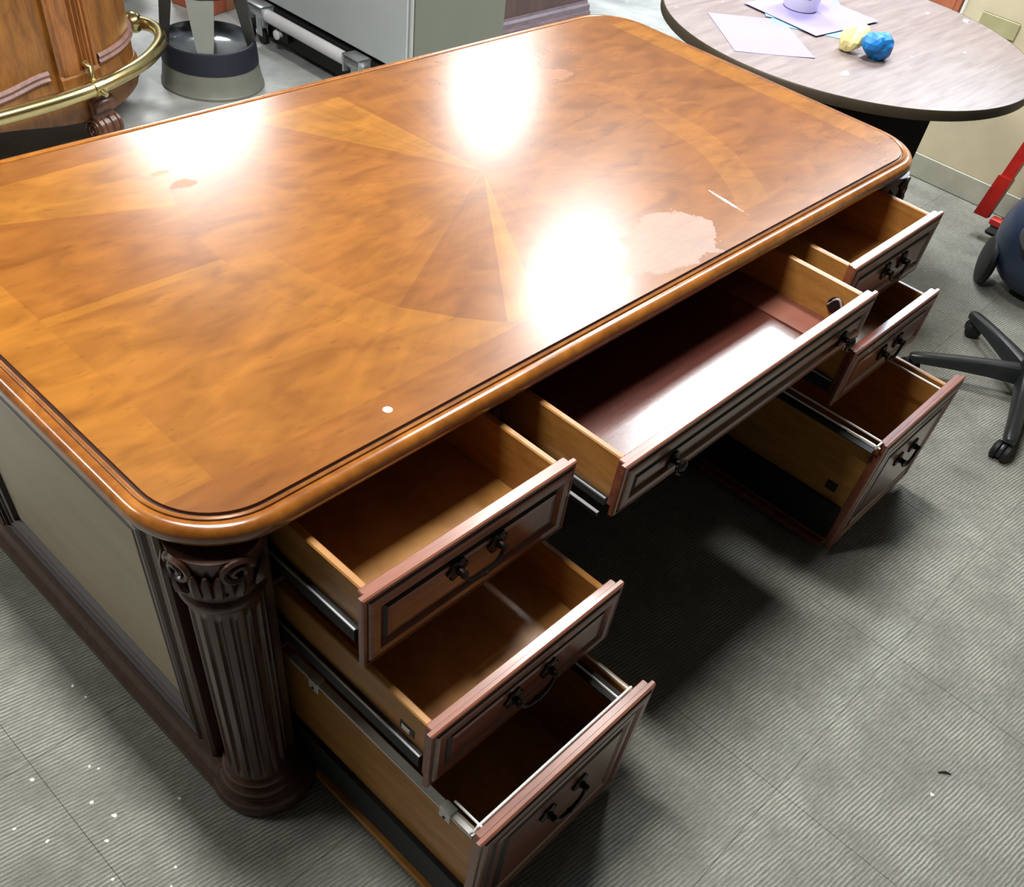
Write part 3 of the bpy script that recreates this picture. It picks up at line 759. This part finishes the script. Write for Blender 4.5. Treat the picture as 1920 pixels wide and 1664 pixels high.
# brown door-like panel far right behind the partition, and boxes behind the stool
M_rb = wood('red_brown_board', srgb(142, 78, 50), srgb(172, 100, 66), (5, 5, 1), .5)
bs = thing('bookcase', 'reddish brown wooden bookcase end beyond the partition', 'bookcase', (4.7, 1.3, 0))
rel(MB().box(4.50, .860, .0, 4.85, .885, 1.75, bev=.002).box(4.50, 1.70, .0, 4.85, 1.725, 1.75, bev=.002), 'side_board', M_rb, bs)
rel(MB().box(4.84, .885, .0, 4.86, 1.70, 1.75), 'back_board', M_rb, bs)
rel(MB().box(4.498, .885, .0, 4.52, 1.70, .62, bev=.002), 'door', M_rb, bs)
for z in (.62, 1.0, 1.38, 1.73): rel(MB().box(4.51, .885, z, 4.84, 1.70, z + .02), 'shelf', M_rb, bs)
cb = thing('cardboard_box', 'reddish brown carton on the floor behind the step stool', 'box', (2.33, 3.55, -.006), .25)
MB().box(-.14, -.12, 0, .14, .12, .26, bev=.004).build('carton', plain('red_brown_card', srgb(158, 84, 54), .75), cb)
MB().box(-.141, -.13, .13, .141, -.1195, .138).build('flap_edge', plain('card_dark', srgb(110, 54, 34), .8), cb)
MB().box(-.03, -.1215, .0, .03, .1215, .2612).build('tape', plain('brown_tape', srgb(168, 110, 74), .3), cb)
mb2 = thing('storage_bin', 'dark maroon bin on the floor behind the bar cabinet end', 'bin', (2.03, 3.85, -.006), .2)
MB().lathe([(0, 0), (.11, 0), (.135, .22), (.145, .225), (.145, .24), (.128, .24), (.105, .02), (0, .02)], 24).build('tub', plain('maroon_plastic', srgb(66, 34, 38), .4), mb2)

# ------------------------------------------------------------------ round table
M_lam = None
def laminate():
    t = NT('grey_oak_laminate'); p = t.obj()
    g = t.noise(t.mapping(p, (1.2, 12, 1), (0, 0, 1.1)), 4, 6, .6, .6)
    c = t.ramp(g, [(.34, srgb(114, 101, 99)), (.64, srgb(136, 124, 122))])
    sp = t.ramp(t.noise(p, 24, 2, .5), [(.735, (0, 0, 0, 1)), (.76, (1, 1, 1, 1))])
    c = t.mix(t.math('MULTIPLY', sp, .6), c, srgb(226, 226, 226))
    return t.fin(c, .45, 0, 0, .1, .5)
TX, TY, TR, TZ = 2.738, .582, .592, .74
tb = thing('round_table', 'round grey wood-grain table on a dark crossed base, behind the desk', 'table', (TX, TY, 0))
MB().lathe([(0, TZ - .027), (TR - .004, TZ - .027), (TR - .004, TZ), (0, TZ)], 96, smooth=False).build('tabletop', laminate(), tb)
MB().lathe([(TR - .004, TZ - .0285), (TR, TZ - .027), (TR + .0005, TZ - .004), (TR - .002, TZ + .0002), (TR - .004, TZ + .0002)], 96, caps=False).build('edge_band', plain('dark_edge_band', srgb(66, 57, 43), .45), tb)
M_tb = plain('espresso_panel', srgb(26, 19, 24), .45)
for k, a in enumerate((math.radians(-70), math.radians(20))):
    MB().box(-.35, -.02, -.0, .35, .02, TZ - .028, M=rotz(a), bev=.002).build('base_panel', M_tb, tb) if k == 0 else [MB().box(sgn * .02 if sgn > 0 else -.35, -.02, 0, .35 if sgn > 0 else -.02, .02, TZ - .028, M=rotz(a), bev=.002).build('base_panel', M_tb, tb) for sgn in (-1, 1)]

# papers and small things on the table
def quad_sheet(name, label, a, b, width, z, mat, cat='paper', group=None, side=1):
    a = Vector((*a, 0)); b = Vector((*b, 0)); d = (b - a); L = d.length; ang = math.atan2(d.y, d.x)
    m = MB(); n = 6; vs = []; fs = []
    for i in range(n + 1):
        for j in range(n + 1):
            u, v = i / n, j / n
            zz = .0016 * math.sin(u * 4 + v * 3) * v * u
            vs.append((u * L, side * v * width, zz + .0009)); 
    vs += [(p[0], p[1], p[2] - .0008) for p in vs]
    N = (n + 1) ** 2
    for i in range(n):
        for j in range(n):
            q = i * (n + 1) + j; fs.append((q, q + 1, q + n + 2, q + n + 1)); fs.append((N + q, N + q + n + 1, N + q + n + 2, N + q + 1))
    edge = [i * (n + 1) for i in range(n + 1)] + [n * (n + 1) + j for j in range(1, n + 1)] + [i * (n + 1) + n for i in range(n - 1, -1, -1)] + [j for j in range(n - 1, 0, -1)]
    for q in range(len(edge)):
        p1, p2 = edge[q], edge[(q + 1) % len(edge)]; fs.append((p1, p2, N + p2, N + p1))
    m.add(vs, fs, 0, False); o = m.build(name, mat)
    o.location = (a.x, a.y, z); o.rotation_euler = (0, 0, ang)
    return tag(o, label, cat, group)
M_lav = plain('lavender_paper', srgb(146, 138, 184), .9, 0, .02, 9, 0, .15)
M_lblue = plain('pale_blue_paper', srgb(130, 176, 192), .9, 0, .02, 9, 0, .15)
quad_sheet('paper_sheet', 'lavender paper sheet lying nearest the desk on the round table', (2.397, .889), (2.204, .655), .247, TZ + .0005, M_lav, side=1)
quad_sheet('paper_sheet', 'pale blue paper sheet at the bottom of the stack under the lavender one', (2.520, .735), (2.640, .522), .30, TZ + .0006, M_lblue, side=1)
quad_sheet('paper_sheet', 'pale blue paper sheet fanned out furthest from the desk', (2.555, .775), (2.735, .560), .29, TZ + .0024, M_lblue, side=1)
quad_sheet('paper_sheet', 'lavender paper sheet under the white cup', (2.585, .880), (2.556, .592), .345, TZ + .0046, M_lav, side=1)
def cupmat():
    t = NT('printed_cup'); o = t.obj()
    f = t.ramp(t.noise(t.mapping(o, (1, 1, 1.0)), 34, 2, .5, .4), [(.60, (0, 0, 0, 1)), (.64, (1, 1, 1, 1))])
    sp = t.n('ShaderNodeSeparateXYZ'); t.set(sp, 0, o)
    msk = t.math('MULTIPLY', f, t.math('GREATER_THAN', sp.outputs[2], .035))
    return t.fin(t.mix(t.math('MULTIPLY', msk, .8), srgb(238, 240, 244), srgb(140, 152, 176)), .45)
cup = thing('paper_cup', 'white paper cup with faint grey print, on the lavender sheet', 'cup', (2.735, .762, TZ + .0075))
MB().lathe([(0, 0), (.052, 0), (.055, .003), (.066, .115), (.069, .116), (.069, .120), (.063, .119), (.051, .006), (0, .006)], 36).build('cup_wall', cupmat(), cup)
def crumple(name, label, cat, loc, r, sq, mat, seed, spikes):
    rnd = random.Random(seed); bm = bmesh.new(); bmesh.ops.create_icosphere(bm, subdivisions=3, radius=1)
    dirs = [Vector((rnd.uniform(-1, 1), rnd.uniform(-1, 1), rnd.uniform(-.2, 1))).normalized() for _ in range(spikes)]
    for v in bm.verts:
        n = v.co.normalized(); k = 1.0
        for dd in dirs: k += .38 * max(0, n.dot(dd) - .72) / .28
        k += rnd.uniform(-.07, .07)
        v.co = Vector((n.x * k * sq[0], n.y * k * sq[1], n.z * k * sq[2])) * r
    zmin = min(v.co.z for v in bm.verts)
    for v in bm.verts: v.co.z = max(v.co.z - zmin - .006, 0)
    me = bpy.data.meshes.new(name); bm.to_mesh(me); bm.free()
    o = link(name, me, mat); o.location = loc; return tag(o, label, cat)
crumple('crumpled_paper', 'crumpled bright blue tissue paper on the round table', 'paper', (2.588, .398, TZ), .043, (1, .8, .85), plain('blue_tissue', srgb(14, 116, 190), .5, 0, .2, 30), 3, 4)
crumple('crumpled_paper', 'crumpled pale yellow tissue paper touching the blue one', 'paper', (2.552, .487, TZ), .036, (.9, .75, 1.05), plain('yellow_tissue', srgb(240, 230, 160), .6, 0, .06, 30), 9, 4)

def scrap(loc, r, mat, label, group=None, cat='scrap', seed=0, name='paper_scrap'):
    rnd = random.Random(seed); n = 6
    ring = [(r * rnd.uniform(.6, 1.1) * math.cos(i * PI / 3), r * rnd.uniform(.5, 1.0) * math.sin(i * PI / 3)) for i in range(n)]
    vs = [(x, y, 0) for x, y in ring] + [(x * .8, y * .8, r * rnd.uniform(.15, .4)) for x, y in ring]
    fs = [tuple(range(n - 1, -1, -1)), tuple(range(n, 2 * n))] + [(i, (i + 1) % n, n + (i + 1) % n, n + i) for i in range(n)]
    o = MB().add(vs, fs).build(name, mat); o.location = loc; o.rotation_euler = (0, 0, rnd.uniform(0, 6)); return tag(o, label, cat, group)
M_scrap = plain('white_scrap', srgb(240, 240, 236), .7, 0, .02)
scrap((2.372, .385, TZ), .016, M_scrap, 'white scrap on the round table below the crumpled blue paper', seed=2)
scrap((3.255, .405, TZ), .016, M_scrap, 'white scrap at the far edge of the round table', seed=5)

# ------------------------------------------------------------------ office chair (base in view)
M_blk = plain('black_nylon', srgb(40, 42, 44), .38, 0, .08, 20)
M_tyre = plain('black_rubber', srgb(14, 15, 17), .6)
ch = thing('office_chair', 'black office swivel chair with a five-star base, at the right edge', 'chair', (2.63, -.46, 0))
hub = MB().lathe([(0, .055), (.030, .055), (.044, .070), (.046, .105), (.040, .128), (.030, .136), (.0, .136)], 28)
hub.build('base_hub', M_blk, ch)
for k in range(5):
    a = math.radians(51 + 72 * k); er = Vector((math.cos(a), math.sin(a), 0)); et = Vector((-er.y, er.x, 0))
    m = MB(); vs = []; rows = [(.02, .118, .060, .055), (.12, .112, .050, .046), (.24, .100, .042, .036), (.33, .088, .040, .028), (.362, .083, .036, .024), (.374, .078, .022, .014)]
    for rr, zt, ww, hh in rows:
        c = er * rr
        for su, dz in ((-.5, -hh), (-.5, -.35 * hh), (-.36, -.08 * hh), (-.15, 0), (.15, 0), (.36, -.08 * hh), (.5, -.35 * hh), (.5, -hh)):
            vs.append(c + et * su * ww + Vector((0, 0, zt + dz)))
    fs = [tuple(range(8)), tuple(range(len(vs) - 1, len(vs) - 9, -1))]
    for r in range(len(rows) - 1):
        for i in range(8): fs.append((r * 8 + i, r * 8 + (i + 1) % 8, (r + 1) * 8 + (i + 1) % 8, (r + 1) * 8 + i))
    m.add(vs, fs, 0, True); leg = m.build('base_leg', M_blk, ch)
    # caster
    p = er * .352; ca_ = a + 1.1 + .9 * k
    cm = MB().lathe([(0, .050), (.011, .050), (.011, .072), (0, .072)], 12, T(p.x, p.y, 0))
    Bc = T(p.x, p.y, 0) @ rotz(ca_) @ T(-.014, 0, 0)
    cm.lathe([(0, -.006), (.024, -.006), (.026, 0), (.024, .006), (0, .006)], 20, Bc @ T(0, 0, .032) @ Matrix.Rotation(PI / 2, 4, 'X'))
    cst = cm.build('caster', M_blk, ch)
    for s_ in (-1, 1):
        wh = MB().lathe([(.006, -.009), (.022, -.009), (.0275, -.005), (.0275, .006), (.022, .010), (.012, .012), (0, .012)], 24, Bc @ T(0, s_ * .016, .0275) @ Matrix.Rotation(-s_ * PI / 2, 4, 'X'))
        wh.build('wheel', M_tyre, cst)
MB().lathe([(.026, .13), (.026, .30), (.014, .30), (.014, .42), (0, .42)], 20).build('gas_column', M_tyre, ch)
sb = MB(); sb.lathe([(0, .42), (.18, .42), (.235, .44), (.25, .47), (.24, .495), (.18, .505), (0, .505)], 40, T(.03, 0, 0)); tag(sb.build('seat', plain('black_fabric', srgb(30, 31, 34), .9), ch), 'black upholstered seat')
bk = MB().box(.255, -.21, .58, .31, .21, 1.02, bev=.025); bk.box(.20, -.03, .46, .275, .03, .66, bev=.01); bk.build('backrest', M_blk, ch)

# ------------------------------------------------------------------ hand truck and ball
M_red = plain('red_enamel', srgb(176, 34, 26), .38, 0, .12, 20, .3)
ht = thing('hand_truck', 'red hand truck leaning against the beige partition', 'hand truck', (3.45, 0, 0))
def chan(mb, a, b, w_, d_):
    a, b = Vector(a), Vector(b); t = (b - a).normalized(); u = Vector((0, 1, 0)); v = t.cross(u).normalized()
    vs = [c + u * su * w_ / 2 + v * sv * d_ / 2 for c in (a, b) for su, sv in ((-1, -1), (1, -1), (1, 1), (-1, 1))]
    return mb.add(vs, [(3, 2, 1, 0), (4, 5, 6, 7), (0, 1, 5, 4), (1, 2, 6, 5), (2, 3, 7, 6), (3, 0, 4, 7)])
lo, hi = Vector((3.61, .128, .085)), Vector((3.835, .045, 1.20))
for dy in (0, -.36):
    f = chan(MB(), lo + Vector((0, dy, 0)), hi + Vector((0, dy, 0)), .044, .040)
    o = rel(f, 'side_rail', M_red, ht)
    s2 = chan(MB(), lo + Vector((-.010, dy, -.005)), lo.lerp(hi, .13) + Vector((-.010, dy, 0)), .056, .048)
    rel(s2, 'rail_sleeve', M_red, ht)
for f_ in (.25, .55, .95):
    c = lo.lerp(hi, f_); rel(MB().tube([c, c + Vector((0, -.36, 0))], .012, 10), 'cross_bar', M_red, ht)
rel(MB().box(3.575, .035, .070, 3.615, .085, .095, bev=.004), 'axle_bracket', plain('bright_red', srgb(226, 50, 40), .4), ht)
rel(MB().box(3.66, -.30, .004, 3.84, .10, .012, bev=.002), 'toe_plate', M_tyre, ht)
rel(MB().tube([(3.60, -.36, .07), (3.60, .075, .07)], .014, 10), 'axle', M_tyre, ht)
for yy in (.045, -.33):
    rel(MB().lathe([(.01, -.018), (.045, -.018), (.062, -.012), (.068, 0), (.062, .012), (.045, .018), (.01, .018)], 32, T(3.60, yy - .03, .068) @ Matrix.Rotation(PI / 2, 4, 'X')), 'wheel', M_tyre, ht)
bl = thing('canister_vacuum', 'round dark blue-grey canister vacuum with a black wheel, at the right edge', 'vacuum', (3.335, -.215, 0))
M_bg = plain('blue_grey_plastic', srgb(46, 60, 86), .34, 0, .05)
MB().lathe([(.203 * math.sin(i / 24 * PI), .208 - .203 * math.cos(i / 24 * PI)) for i in range(25)], 48).build('tank', M_bg, bl)
for yy in (.165, -.12):
    q = MB().lathe([(.01, -.020), (.06, -.020), (.080, -.014), (.088, 0), (.080, .014), (.06, .020), (.01, .020)], 32, T(-.085, yy, .088) @ rotz(.5) @ Matrix.Rotation(PI / 2, 4, 'X')); q.build('wheel', M_tyre, bl)
MB().tube([(.05, -.02, .40), (.12, -.06, .43), (.2, -.12, .42)], .022, 12).build('hose_inlet', M_tyre, bl)

# ------------------------------------------------------------------ bits on the floor
for k, (x, y, r) in enumerate(((-.26, .33, .005), (-.205, .215, .0055), (-.19, .165, .0065), (-.225, .13, .0055), (-.255, .06, .0045), (-.165, .005, .0045), (-.085, .115, .004), (-.17, .285, .004), (-.16, .27, .0045), (-.10, .47, .005), (-.095, .43, .004), (-.19, -.02, .004), (-.30, .20, .005), (-.33, .26, .004))):
    scrap((x, y, 0), r, M_scrap, 'tiny white paper crumb on the carpet left of the desk', 'white crumbs on the carpet left of the desk', 'crumb', k + 20, 'paper_crumb')
scrap((2.42, -.245, 0), .007, M_scrap, 'tiny white crumb on the carpet by the chair caster', None, 'crumb', 61, 'paper_crumb')
scrap((1.05, -.93, 0), .006, M_scrap, 'tiny white crumb alone on the carpet in front of the desk', None, 'crumb', 62, 'paper_crumb')
tw = MB().tube([(-.014, 0, .002), (0, .002, .004), (.014, -.001, .002)], [.0015, .0025, .0012], 6).build('twig', M_tyre); tw.location = (1.12, -.925, 0); tw.rotation_euler = (0, 0, -.9)
tag(tw, 'small black splinter on the carpet at lower right', 'splinter')
